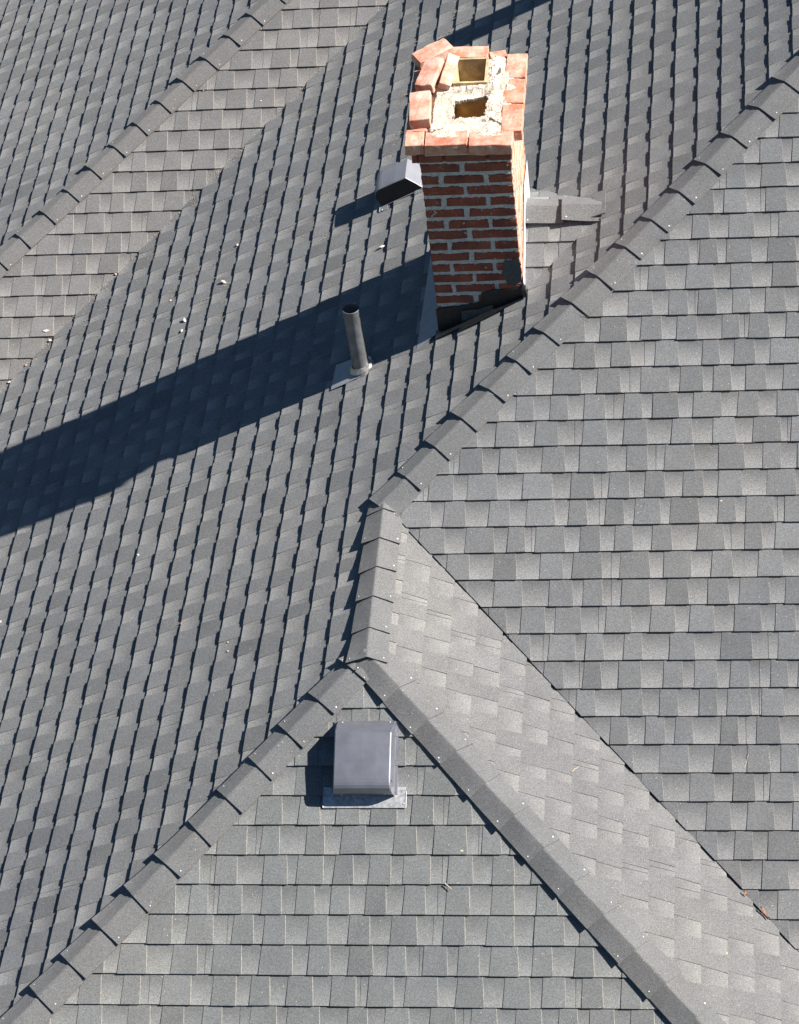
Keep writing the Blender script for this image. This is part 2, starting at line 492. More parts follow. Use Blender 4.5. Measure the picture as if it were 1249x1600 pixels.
# ------------------------------------------------------------------ hip and ridge caps
def cap_run(name, k1, k2, origin, d, starts, length, half, seed, s_end_fold=None, lift1=0.006, lift2=0.004, crest=0.008, parent=None, label=None, s_max=1e9, flat=2, ext=0.014, mat='cap', rise=0.005, extra=0.0):
    """folded cap shingles along a hip: side 1 lies on plane k1, side 2 on k2; starts = lower ends (metres along d)"""
    rnd = random.Random(seed)
    d = Vector(d).normalized()
    n1, n2 = nrm(k1), nrm(k2)
    w1 = d.cross(n1).normalized()
    w2 = d.cross(n2).normalized()
    up = (n1 + n2).normalized()
    # make the side vectors run down their own planes
    if w1.dot(n2) > 0:
        w1 = -w1
    if w2.dot(n1) > 0:
        w2 = -w2
    origin = Vector(origin)
    s_lo, s_hi = min(starts), min(s_max, max(starts) + length)
    vs = []
    for s in (s_lo + 0.02, s_hi - 0.02):
        vs += [origin + d * s + w1 * (half - 0.012) + n1 * 0.009, origin + d * s + up * 0.010, origin + d * s + w2 * (half - 0.012) + n2 * 0.009]
    run = obj(name, vs, [[0, 1, 4, 3], [1, 2, 5, 4]], M['felt'], parent)
    for s0 in starts:
        s0 = s0 + rnd.gauss(0, 0.003)
        yaw = rnd.gauss(0, 0.022)
        l1 = max(0.001, lift1 * rnd.uniform(0.2, 1.9))
        l2 = max(0.001, lift2 * rnd.uniform(0.3, 1.8))
        hs1 = half * rnd.uniform(0.96, 1.04)
        hs2 = half * rnd.uniform(0.96, 1.04)
        th = 0.0055
        last = abs(s0 - starts[-1]) < 0.02
        ln = min(length, s_max - s0)
        verts, faces, midx = [], [], []
        fr = [-1, -0.9, -0.6, -0.3, -0.06, 0, 0.06, 0.3, 0.6, 0.9, 1]
        segs = [0, 0.05, 0.2, 0.45, 0.7, 1.0]
        nx, ny = len(fr), len(segs)
        def surf(f, t, thick):
            s = s0 + t * ln
            hgt = 0.027 - 0.012 * t + extra + (0.012 * (1 - t) ** 2 if last and extra else 0)
            q = abs(f)
            wave = 0.0010 * math.sin(31 * s + 9 * f + seed)
            li = (l1 if f < 0 else l2) * q ** 2 * (1 - t) ** 2
            # the side lying flat runs on past the hip line by ext; the other side drops from there, more steeply
            if flat == 2:
                cr = origin - w2 * ext + n2 * hgt + up * rise
                e_flat, e_steep, hf, hst = (w2, n2), (w1, n1), hs2, hs1
                on_flat = f >= 0
            else:
                cr = origin - w1 * ext + n1 * hgt + up * rise
                e_flat, e_steep, hf, hst = (w1, n1), (w2, n2), hs1, hs2
                on_flat = f <= 0
            if on_flat:
                edge = origin + e_flat[0] * hf + e_flat[1] * hgt
                nn = e_flat[1]
            else:
                edge = origin + e_steep[0] * hst + e_steep[1] * (hgt - 0.004)
                nn = e_steep[1]
            p = cr.lerp(edge, q)
            rc = 0.003 * max(0, 1 - q * 10)
            dist = q * (hs1 if f < 0 else hs2)
            return p + d * (s + yaw * dist * (1 if f < 0 else -1)) + nn * (li + wave) - up * rc - nn * thick
        for thick in (0, th):
            for t in segs:
                for f in fr:
                    verts.append(surf(f, t, thick))
        off = nx * ny
        for j in range(ny - 1):
            for i in range(nx - 1):
                a = j * nx + i
                faces.append([a, a + 1, a + nx + 1, a + nx]); midx.append(0)
                faces.append([off + a, off + a + nx, off + a + nx + 1, off + a + 1]); midx.append(1)
        for i in range(nx - 1):
            faces.append([i, off + i, off + i + 1, i + 1]); midx.append(1)
            b_ = (ny - 1) * nx + i
            faces.append([b_, b_ + 1, off + b_ + 1, off + b_]); midx.append(1)
        for j in range(ny - 1):
            a = j * nx
            faces.append([a, a + nx, off + a + nx, off + a]); midx.append(1)
            a = j * nx + nx - 1
            faces.append([a, off + a, off + a + nx, a + nx]); midx.append(1)
        # exposed nails near the lower corners
        for f, has in ((-0.82, 0.6), (0.82, 0.85)):
            if rnd.random() > has:
                continue
            f2 = f * rnd.uniform(0.93, 1.04)
            tt = rnd.uniform(0.07, 0.12)
            c0 = surf(f2, tt, -0.0012)
            nn = n1 if f < 0 else n2
            e1 = d
            e2 = nn.cross(d).normalized()
            r_ = rnd.uniform(0.0028, 0.0046)
            bi = len(verts)
            verts.append(c0 + nn * 0.0016)
            for q in range(8):
                an = q * math.pi / 4
                verts.append(c0 + e1 * (r_ * math.cos(an)) + e2 * (r_ * math.sin(an)))
            for q in range(8):
                faces.append([bi, bi + 1 + q, bi + 1 + (q + 1) % 8]); midx.append(2)
        o = obj('cap_shingle', verts, faces, [M[mat], M['edge'], M['nail']], run, midx, smooth=True)
        o.data.set_sharp_from_angle(angle=R(9))
    return run

SQ = math.sqrt(2 + T * T)
hipL = math.sqrt(2 + T * T)
CL = 0.30
# upper hip between west and south slopes: crest (x, x, T x)
cap_run('upper_hip_caps', 'A', 'B', (0, 0, 0), (1, 1, T), [(-0.02 + 0.1415 * i) * hipL for i in range(0, 23)], CL, 0.098, 21, parent=roof, lift1=0.010)
# short ridge
cap_run('ridge_caps', 'A', 'D', (0, 0, 0), (0, 1, 0), [-0.26 - 0.2035 * i for i in range(-1, 5)], 0.29, 0.094, 22, parent=roof, lift1=0.006, lift2=0.003, s_max=0.03, extra=0.002)
# lower left hip: x from 0 down, y = x - LL
cap_run('lower_hip_caps', 'A', 'C', (0, -LL, 0), (1, 1, T), [(-0.075 - 0.1438 * i) * hipL for i in range(0, 16)], CL, 0.098, 23, parent=roof, lift1=0.010, s_max=-0.02)
# lower right hip
cap_run('right_hip_caps', 'D', 'C', (0, -LL, 0), (-1, 1, T), [(-0.025 - 0.1405 * i) * hipL for i in range(0, 17)], CL, 0.098, 24, parent=roof, lift1=0.002, lift2=0.009, s_max=0.02, flat=1, ext=0.018, rise=0.021)
# hip of the wing: E and F planes
dE = Vector((T, 0.46724, 0)); # direction along which E and F stay level with one another
hx = Vector((1, 0.46724 / T, 0.46724))
oE = Vector((-1.44, (0.46724 * -1.44 + 0.37747 + 2.54228) / T, 0.46724 * -1.44 + 0.37747))
cap_run('wing_hip_caps', 'E', 'F', oE, hx, [(-0.1445 * i) * hx.length for i in range(-12, 18)], CL, 0.098, 25, parent=roof, lift1=0.010, mat='cap_brown')

# ------------------------------------------------------------------ cricket behind the chimney (part of the roof)
XR = 0.555 / T
regS = [[(0, -1, 1.70), (1, 0, -0.683), (-T, 0.5, 0.555 - 0.85)]]          # above plane A: 0.5*(y-1.7)+0.555 > T x
regN = [[(0, 1, -1.70), (1, 0, -0.683), (-T, -0.5, 0.555 + 0.85)]]
g5 = math.sqrt(1.25)
shingle_field('cricket_south_slope', 'S', None, roof, 1.26 * g5, (1.0, 2.2), (0.5, 1.4), regS, M['sh_b'], 31, e=0.129 * g5, raise_=0.004)
shingle_field('cricket_north_slope', 'Nn', None, roof, -2.3 * g5, (-2.6, -1.5), (-1.4, -0.4), regN, M['sh_b'], 32, raise_=0.002)
cr = cap_run('cricket_caps', 'Nn', 'S', (0, 1.70, 0.555), (1, 0, 0), [0.685, 0.885], 0.215, 0.100, 33, parent=roof, lift1=0.002, lift2=0.006, ext=0.0, extra=0.013)
# small patch shingle at the end of the cricket ridge
def slab(name, pts, th, mats, parent=None, midx_side=0):
    """extrude a polygon of 3-D points downwards along its normal"""
    n = (pts[1] - pts[0]).cross(pts[2] - pts[0]).normalized()
    k_ = len(pts)
    vs = list(pts) + [p - n * th for p in pts]
    fs = [list(range(k_)), list(range(k_, 2 * k_))[::-1]]
    mi = [0, midx_side]
    for i in range(k_):
        j = (i + 1) % k_
        fs.append([i, k_ + i, k_ + j, j]); mi.append(midx_side)
    return obj(name, vs, fs, mats, parent, mi)
slab('patch_shingle', [on('A', 1.070, 1.615, 0.040), on('A', 1.135, 1.620, 0.030), on('A', 1.130, 1.83, 0.022), on('A', 1.065, 1.83, 0.030)], 0.007, [M['cap'], M['edge']], roof, 1)

# ------------------------------------------------------------------ chimney
chim = thing('brick_chimney', 'tall crumbling red brick chimney with white mortar crown and two flue openings', 'chimney', (0.45, 1.6, 0.2))
CX0, CX1, CY0, CY1 = 0.212, 0.685, 1.220, 1.980
ZTOP = 1.335

def add_brick(bm, c, size, rot=(0, 0, 0), seed=0, jit=0.002, bev=0.004, mat=0, cuts=3):
    """a worn brick: bevelled, subdivided, its surface and arrises roughened"""
    rnd = random.Random(seed)
    tb = bmesh.new()
    bmesh.ops.create_cube(tb, size=1.0)
    for v in tb.verts:
        v.co = Vector((v.co.x * size[0], v.co.y * size[1], v.co.z * size[2]))
    if bev:
        bmesh.ops.bevel(tb, geom=list(tb.edges), offset=bev, segments=1, affect='EDGES')
    long = [e_ for e_ in tb.edges if e_.calc_length() > 0.03]
    bmesh.ops.subdivide_edges(tb, edges=long, cuts=cuts, use_grid_fill=True)
    off = Vector((rnd.uniform(0, 90), rnd.uniform(0, 90), rnd.uniform(0, 90)))
    for v in tb.verts:
        q = noise.noise_vector(v.co * 28 + off)
        v.co += q * jit
    mt = Matrix.Translation(Vector(c)) @ Euler(rot).to_matrix().to_4x4()
    tb.transform(mt)
    for f in tb.faces:
        f.material_index = mat
    me = bpy.data.meshes.new('tmp')
    tb.to_mesh(me)
    tb.free()
    bm.from_mesh(me)
    bpy.data.meshes.remove(me)

bm = bmesh.new()
rb = random.Random(5)
ROW = 0.0735
BH = 0.0555
MOD = 0.2295
z = ZTOP - ROW
row = 0
sd = 100
DEP = 0.05
while z > -0.15:
    shift = 0.0 if row % 2 else 0.5
    zc = z + BH / 2 + rb.gauss(0, 0.001)
    # south and north faces (bricks run along x)
    for yy, sy in ((CY0, 1), (CY1, -1)):
        x = CX0 - shift * MOD
        while x < CX1 - 0.02:
            a = max(CX0, x) ; b_ = min(CX1, x + MOD - 0.021 + rb.uniform(-0.005, 0.004))
            if CX1 - b_ < 0.042:
                b_ = CX1
            if b_ - a > 0.03:
                add_brick(bm, ((a + b_) / 2, yy + sy * DEP / 2, zc), (b_ - a, DEP, BH * rb.uniform(0.93, 1.04)), (0, rb.gauss(0, 0.006), 0), sd, jit=0.0038)
            sd += 1
            x += MOD
    # east and west faces (bricks run along y)
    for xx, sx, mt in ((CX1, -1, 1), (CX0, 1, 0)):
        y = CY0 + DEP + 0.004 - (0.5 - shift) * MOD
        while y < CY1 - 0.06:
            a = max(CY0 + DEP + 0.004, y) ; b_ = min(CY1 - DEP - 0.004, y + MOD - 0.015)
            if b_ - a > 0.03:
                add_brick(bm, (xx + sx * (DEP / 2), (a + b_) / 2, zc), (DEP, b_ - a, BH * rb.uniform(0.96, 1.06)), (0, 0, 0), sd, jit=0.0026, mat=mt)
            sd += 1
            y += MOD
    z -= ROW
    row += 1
for f in bm.faces:          # east ends of the corner bricks carry the same painted sunlight and mortar wash
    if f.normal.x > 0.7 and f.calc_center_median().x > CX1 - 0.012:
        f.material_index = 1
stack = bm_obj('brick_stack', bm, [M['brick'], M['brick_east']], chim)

# mortar: a lumpy core just behind the brick faces
def grid_wall(o, ux, uy, nu, nv, amp, seed, nrmv):
    vs, fs = [], []
    for j in range(nv + 1):
        for i in range(nu + 1):
            p = o + ux * (i / nu) + uy * (j / nv)
            q = noise.noise(p * 55 + Vector((seed, 0, 0))) + 0.6 * noise.noise(p * 140)
            ed = 0 if i in (0, nu) else 1
            vs.append(p + nrmv * (amp * q * ed))
    for j in range(nv):
        for i in range(nu):
            a = j * (nu + 1) + i
            fs.append([a, a + 1, a + nu + 2, a + nu + 1])
    return vs, fs
vs_all, fs_all = [], []
ins = 0.0035
zb, zt_ = -0.15, ZTOP + 0.004
cs = [(CX0 + ins, CY0 + ins), (CX1 - ins, CY0 + ins), (CX1 - ins, CY1 - ins), (CX0 + ins, CY1 - ins)]
for i in range(4):
    p, q = cs[i], cs[(i + 1) % 4]
    o_ = Vector((p[0], p[1], zb))
    ux = Vector((q[0] - p[0], q[1] - p[1], 0))
    nn = Vector((ux.y, -ux.x, 0)).normalized()
    v_, f_ = grid_wall(o_, ux, Vector((0, 0, zt_ - zb)), int(ux.length / 0.009), 160, 0.0042, i * 7.3, nn)
    b0 = len(vs_all)
    vs_all += v_
    fs_all += [[b0 + k_ for k_ in f] for f in f_]
obj('mortar_joints', vs_all, fs_all, M['mortar'], stack)

# corbel course and cap bricks
def cap_brick(c, size, rot=(0, 0, 0), seed=0, mat='brick_cap', jit=0.003, name='cap_brick', parent=chim):
    bm = bmesh.new()
    add_brick(bm, c, size, rot, seed, jit, 0.003, cuts=5)
    return bm_obj(name, bm, M[mat], parent)
# corbel (second from top)
for i, (x0, x1) in enumerate([(0.178, 0.205), (0.210, 0.335), (0.350, 0.560), (0.575, 0.690)]):
    cap_brick(((x0 + x1) / 2, 1.252, 1.302), (x1 - x0, 0.105, 0.060), seed=300 + i, mat='brick', name='corbel_brick')
for i, (y0, y1) in enumerate([(1.31, 1.51), (1.525, 1.73), (1.745, 1.975)]):
    cap_brick((0.232, (y0 + y1) / 2, 1.302), (0.105, y1 - y0, 0.060), seed=310 + i, mat='brick', name='corbel_brick')
# cap: south row
for i, (x0, x1, y0) in enumerate([(0.150, 0.246, 1.182), (0.252, 0.472, 1.176), (0.479, 0.702, 1.162)]):
    cap_brick(((x0 + x1) / 2, y0 + 0.056, 1.3695), (x1 - x0, 0.112, 0.066), rot=(rb.gauss(0, 0.01), rb.gauss(0, 0.008), rb.gauss(0, 0.01)), seed=320 + i, jit=0.005)
# east row
for i, (y0, y1) in enumerate([(1.275, 1.500), (1.513, 1.722), (1.735, 1.945)]):
    cap_brick((0.691, (y0 + y1) / 2, 1.369), (0.108, y1 - y0, 0.066), rot=(0, rb.gauss(0, 0.01), rb.gauss(0, 0.012)), seed=330 + i, jit=0.005)
# west row (mostly covered by loose bricks)
for i, (y0, y1) in enumerate([(1.302, 1.510), (1.525, 1.735), (1.750, 1.965)]):
    cap_brick((0.205, (y0 + y1) / 2, 1.366), (0.108, y1 - y0, 0.064), rot=(0, 0, rb.gauss(0, 0.015)), seed=340 + i)
# north row
cap_brick((0.435, 1.956, 1.385), (0.205, 0.095, 0.066), rot=(0.02, 0.01, -0.02), seed=350)
cap_brick((0.590, 1.950, 1.365), (0.09, 0.085, 0.05), rot=(0.05, 0.1, 0.3), seed=351)
cap_brick((0.283, 1.950, 1.365), (0.09, 0.085, 0.06), rot=(0.0, 0.0, 0.1), seed=352)

# mortar crown with two openings
def in_flue_n(x, y, m=0.0):
    return 0.362 - m < x < 0.545 + m and 1.675 - m < y < 1.898 + m
def in_flue_s(x, y):
    n_ = noise.noise(Vector((x * 30, y * 30, 3))) * 0.014
    # lower left corner broken: opening narrows to the west
    top = 1.535 + (x - 0.385) * 0.30 + 0.5 * n_
    return 0.384 + n_ < x < 0.553 + n_ and 1.392 + 0.1 * (x - 0.38) + n_ < y < top + n_
cx0, cx1, cy0, cy1 = 0.250, 0.700, 1.188, 1.932
st = 0.0065
nx_, ny_ = int((cx1 - cx0) / st), int((cy1 - cy0) / st)
verts, faces = [], []
idx = {}
def crown_h(x, y):
    h = 1.401 - (0.006 if (x > 0.655 or y < 1.24) else 0)
    h += 0.010 * noise.noise(Vector((x * 9, y * 9, 0))) + 0.0035 * noise.noise(Vector((x * 30, y * 30, 5))) + 0.0030 * noise.noise(Vector((x * 120, y * 120, 9)))
    # rubble ridge between the flues and along the east side
    h += 0.022 * math.exp(-((y - 1.645) / 0.022) ** 2) * (0.8 + 0.8 * noise.noise(Vector((x * 40, 0, 2))))
    h += 0.015 * math.exp(-((x - 0.575) / 0.028) ** 2) * (1 if y > 1.65 else 0.35) * (0.6 + 1.6 * abs(noise.noise(Vector((x * 50, y * 50, 4)))))
    # feathered down to the cap bricks at the edges, irregularly
    ed = min(x - cx0, y - cy0, cx1 - x + 0.012, cy1 - y) + 0.022 * noise.noise(Vector((x * 14, y * 14, 7)))
    if ed < 0.03:
        h -= (0.03 - ed) * 0.75
    # cracks
    c1 = abs((y - 1.31) - 0.55 * (x - 0.32) + 0.02 * noise.noise(Vector((x * 30, y * 30, 11))))
    if c1 < 0.0045 and 0.27 < x < 0.34:
        h -= 0.02
    c2 = abs((y - 1.385) + 0.75 * (x - 0.57) + 0.012 * noise.noise(Vector((x * 40, y * 40, 12))))
    if c2 < 0.005 and x > 0.57:
        h -= 0.022
    # hollows in the rubble
    r1 = math.hypot((x - 0.592) / 0.022, (y - 1.79) / 0.045)
    if r1 < 1:
        h -= 0.035 * (1 - r1 * r1) * (0.6 + 0.8 * abs(noise.noise(Vector((x * 60, y * 60, 1)))))
    return h
for j in range(ny_ + 1):
    for i in range(nx_ + 1):
        x, y = cx0 + i * st, cy0 + j * st
        idx[i, j] = len(verts)
        verts.append(Vector((x, y, crown_h(x, y))))
live = set()
for j in range(ny_):
    for i in range(nx_):
        x, y = cx0 + (i + 0.5) * st, cy0 + (j + 0.5) * st
        if in_flue_n(x, y, -0.004) or in_flue_s(x, y):
            continue
        live.add((i, j))
        faces.append([idx[i, j], idx[i + 1, j], idx[i + 1, j + 1], idx[i, j + 1]])
low = {}
def lo(ij):
    if ij not in low:
        v = verts[idx[ij]]
        low[ij] = len(verts)
        verts.append(Vector((v.x, v.y, 1.325 if (v.x < 0.28 or v.x > 0.60 or v.y < 1.26 or v.y > 1.90) else 1.386)))
    return low[ij]
for (i, j) in live:
    for di, dj, p, q in ((-1, 0, (i, j), (i, j + 1)), (1, 0, (i + 1, j + 1), (i + 1, j)), (0, -1, (i + 1, j), (i, j)), (0, 1, (i, j + 1), (i + 1, j + 1))):
        if (i + di, j + dj) not in live:
            faces.append([idx[p], lo(p), lo(q), idx[q]])
obj('mortar_crown', verts, faces, M['mortar_crown'], chim, smooth=False)

def flue_box(name, x0, x1, y0, y1, ztop, zbot, th, mat, parent, rim=True):
    bm = bmesh.new()
    vs = []
    for z_ in (ztop, zbot):
        for (a, b_) in ((x0, y0), (x1, y0), (x1, y1), (x0, y1)):
            vs.append(bm.verts.new((a, b_, z_)))
    out = []
    for z_ in (ztop, zbot):
        for (a, b_) in ((x0 - th, y0 - th), (x1 + th, y0 - th), (x1 + th, y1 + th), (x0 - th, y1 + th)):
            out.append(bm.verts.new((a, b_, z_)))
    for i in range(4):
        j = (i + 1) % 4
        bm.faces.new((vs[i], vs[j], vs[4 + j], vs[4 + i]))
        bm.faces.new((out[i], out[4 + i], out[4 + j], out[j]))
        bm.faces.new((vs[i], out[i], out[j], vs[j]))
    f = bm.faces.new((vs[4], vs[5], vs[6], vs[7]))
    f.material_index = 1
    return bm_obj(name, bm, [mat, M['dark']], parent)
flue_box('flue_liner', 0.380, 0.533, 1.690, 1.885, 1.418, 0.95, 0.013, M['clay_soot'], chim)
flue_box('flue_liner', 0.372, 0.565, 1.375, 1.590, 1.386, 1.00, 0.006, M['clay'], chim)

# loose bricks lying on the crown: each a thing of its own
GB = 'loose bricks lying on top of the chimney'
def loose(c, size, rot, seed, label, mat='brick_loose'):
    bm = bmesh.new()
    add_brick(bm, (0, 0, 0), size, (0, 0, 0), seed, 0.005, 0.003, cuts=5)
    o = bm_obj('loose_brick', bm, M[mat])
    o.location = c
    o.rotation_euler = rot
    tag(o, label, 'brick', GB)
    return o
loose((0.217, 1.440, 1.431), (0.108, 0.232, 0.062), (R(2), R(-3), R(3)), 401, 'orange loose brick lying flat along the chimney top edge, beside the lower flue opening')
loose((0.248, 1.925, 1.430), (0.205, 0.100, 0.060), (R(3), R(-4), R(33)), 402, 'pinkish loose brick at the far corner of the chimney top, behind the other loose bricks', 'brick_loose')
loose((0.250, 1.715, 1.446), (0.098, 0.215, 0.060), (R(6), R(-8), R(-14)), 403, 'pale tipped brick with a shaded end, in front of the far corner brick')
loose((0.338, 1.750, 1.428), (0.062, 0.250, 0.070), (R(2), R(24), R(-6)), 404, 'dusty mauve brick leaning against the rim of the upper flue')

# flashings
def poly3(name, pts, th, mat, parent):
    return slab(name, [Vector(p) for p in pts], th, [mat], parent)
# black counter-flashing on the south face
yS = CY0 - 0.006
rj = random.Random(44)
def jag(pts, step=0.018, amp=0.005):
    out = []
    for (x0, z0), (x1, z1) in zip(pts[:-1], pts[1:]):
        n_ = max(1, int(math.hypot(x1 - x0, z1 - z0) / step))
        for i in range(n_):
            t = i / n_
            out.append((x0 + (x1 - x0) * t, yS + rj.uniform(-0.002, 0.001) * 0, z0 + (z1 - z0) * t + rj.uniform(-amp, amp)))
    out.append((pts[-1][0], yS, pts[-1][1]))
    return out
poly3('front_flashing', [(0.205, yS, 0.085), (0.700, yS, 0.325)] + jag([(0.700, 0.420), (0.62, 0.400), (0.53, 0.400), (0.462, 0.385), (0.452, 0.318), (0.33, 0.290), (0.205, 0.272)]), 0.004, M['tar'], chim)
# a second, lapped and bent piece with a scuffed corner
poly3('front_flashing_lap', [(0.335, yS - 0.010, 0.150), (0.520, yS - 0.014, 0.238), (0.515, yS - 0.006, 0.300), (0.440, yS - 0.005, 0.272), (0.345, yS - 0.006, 0.262)], 0.003, M['tar_smear'], chim)
poly3('front_flange', [on('A', 0.200, 1.150, 0.016), on('A', 0.34, 1.162, 0.018), on('A', 0.345, 1.130, 0.018), on('A', 0.50, 1.155, 0.018), on('A', 0.705, 1.200, 0.018), on('A', 0.705, 1.222, 0.018), on('A', 0.200, 1.222, 0.016)], 0.004, M['tar'], chim)
# sealant smear over the lowest bricks at the right corner
bm = bmesh.new()
rs = random.Random(9)
pts = []
for i in range(26):
    an = i / 26 * 2 * math.pi
    rx, rz = 0.058, 0.100
    px_ = 0.640 + rx * math.cos(an) * (1 + rs.uniform(-0.25, 0.2))
    pz_ = 0.515 + rz * math.sin(an) * (1 + rs.uniform(-0.25, 0.2))
    pts.append(bm.verts.new((min(px_, 0.689), CY0 - 0.0045, pz_)))
cv = bm.verts.new((0.65, CY0 - 0.007, 0.51))
for i in range(26):
    bm.faces.new((cv, pts[i], pts[(i + 1) % 26]))
bm_obj('sealant_smear', bm, M['tar_smear'], chim)
bm = bmesh.new()
bmesh.ops.create_icosphere(bm, subdivisions=3, radius=0.022)
for v in bm.verts:
    v.co = Vector((v.co.x * 0.7, v.co.y * 0.8, v.co.z * 2.0)) + noise.noise_vector(v.co * 60) * 0.008 + Vector((0.690, 1.215, 0.385))
bm_obj('tar_lump', bm, M['tar'], chim)
# west (downslope) apron of bare metal lying on the shingles
poly3('side_apron', [on('A', 0.090, 1.140, 0.013), on('A', 0.214, 1.200, 0.020), on('A', 0.214, 1.985, 0.020), on('A', 0.115, 1.985, 0.014)], 0.002, M['steel'], chim)
# east wall flashing, bright in the sun
xE = CX1 + 0.005
poly3('east_flashing', [(xE, 1.222, 0.33), (xE, 1.69, 0.56), (xE, 1.99, 0.42), (xE, 1.99, 0.66), (xE, 1.72, 0.70), (xE, 1.52, 0.60), (xE, 1.222, 0.44)], 0.002, M['steel_bright'], chim)

# ------------------------------------------------------------------ plumbing vent pipe
def lathe(prof, seg=32, ax=None):
    """profile (r, z) pairs -> verts, faces around the z axis"""
    vs, fs = [], []
    for r_, z_ in prof:
        for i in range(seg):
            an = 2 * math.pi * i / seg
            vs.append(Vector((r_ * math.cos(an), r_ * math.sin(an), z_)))
    for j in range(len(prof) - 1):
        for i in range(seg):
            a, b_ = j * seg + i, j * seg + (i + 1) % seg
            fs.append([a, b_, b_ + seg, a + seg])
    return vs, fs
pb = Vector((-0.2405, 1.178, zp('A', -0.2405, 1.178)))
pipe = thing('vent_pipe', 'grey metal plumbing vent pipe standing in the chimney shadow', 'vent pipe', pb)
M['pipe'] = simple('weathered_lead_pipe', (0.155, 0.16, 0.168), 0.5, 0.3, ns=16, var=0.30, bs=0.35, bd=0.006, detail=5)
M['boot'] = simple('scuffed_boot_metal', (0.36, 0.34, 0.31), 0.35, 0.55, ns=40, var=0.25, bs=0.4, bd=0.004)
prof = [(0.0475, -0.05), (0.0475, 0.12), (0.0470, 0.25), (0.0480, 0.440), (0.0500, 0.446), (0.0490, 0.449), (0.0455, 0.447), (0.0445, 0.440), (0.0445, 0.15)]
vs, fs = lathe(prof, 40)
lean = Matrix.Rotation(R(-1.2), 3, 'Y')
dv = []
for v in vs:
    q = v.copy()
    dn = 0.0045 * math.exp(-((q.z - 0.235) / 0.012) ** 2) * max(0, math.cos(math.atan2(q.y, q.x) + 0.9))
    q -= Vector((q.x, q.y, 0)).normalized() * dn if q.xy.length > 0 else Vector()
    dv.append(pb + lean @ q)
nb = len(dv)
dv.append(pb + Vector((0, 0, 0.15)))
po = obj('pipe', dv, fs, [M['pipe']], pipe, smooth=True)
vs, fs = lathe([(0.0445, 0.152), (0.001, 0.152)], 40)
obj('pipe_bore', [pb + lean @ v for v in vs], fs, M['dark'], pipe)
# flared boot following the slope
nA = nrm('A')
rotA = Vector((0, 0, 1)).rotation_difference(nA).to_matrix()
vs, fs = lathe([(0.049, 0.050), (0.056, 0.040), (0.064, 0.034), (0.076, 0.030), (0.080, 0.024), (0.070, 0.019), (0.074, 0.014), (0.088, 0.008), (0.090, 0.004)], 40)
bo = []
for v in vs:
    an = math.atan2(v.y, v.x)
    q = v + Vector((0, 0, 0.0015 * math.sin(9 * an)))
    bo.append(pb + rotA @ (q * 0.93 + Vector((0.010, 0, 0))))
obj('boot_collar', bo, fs, M['boot'], pipe, smooth=True)
slab('flange', [on('A', -0.405, 1.085, 0.0165), on('A', -0.24, 1.095, 0.0165), on('A', -0.22, 1.270, 0.0165), on('A', -0.395, 1.285, 0.0165)], 0.0016, [M['steel']], pipe)

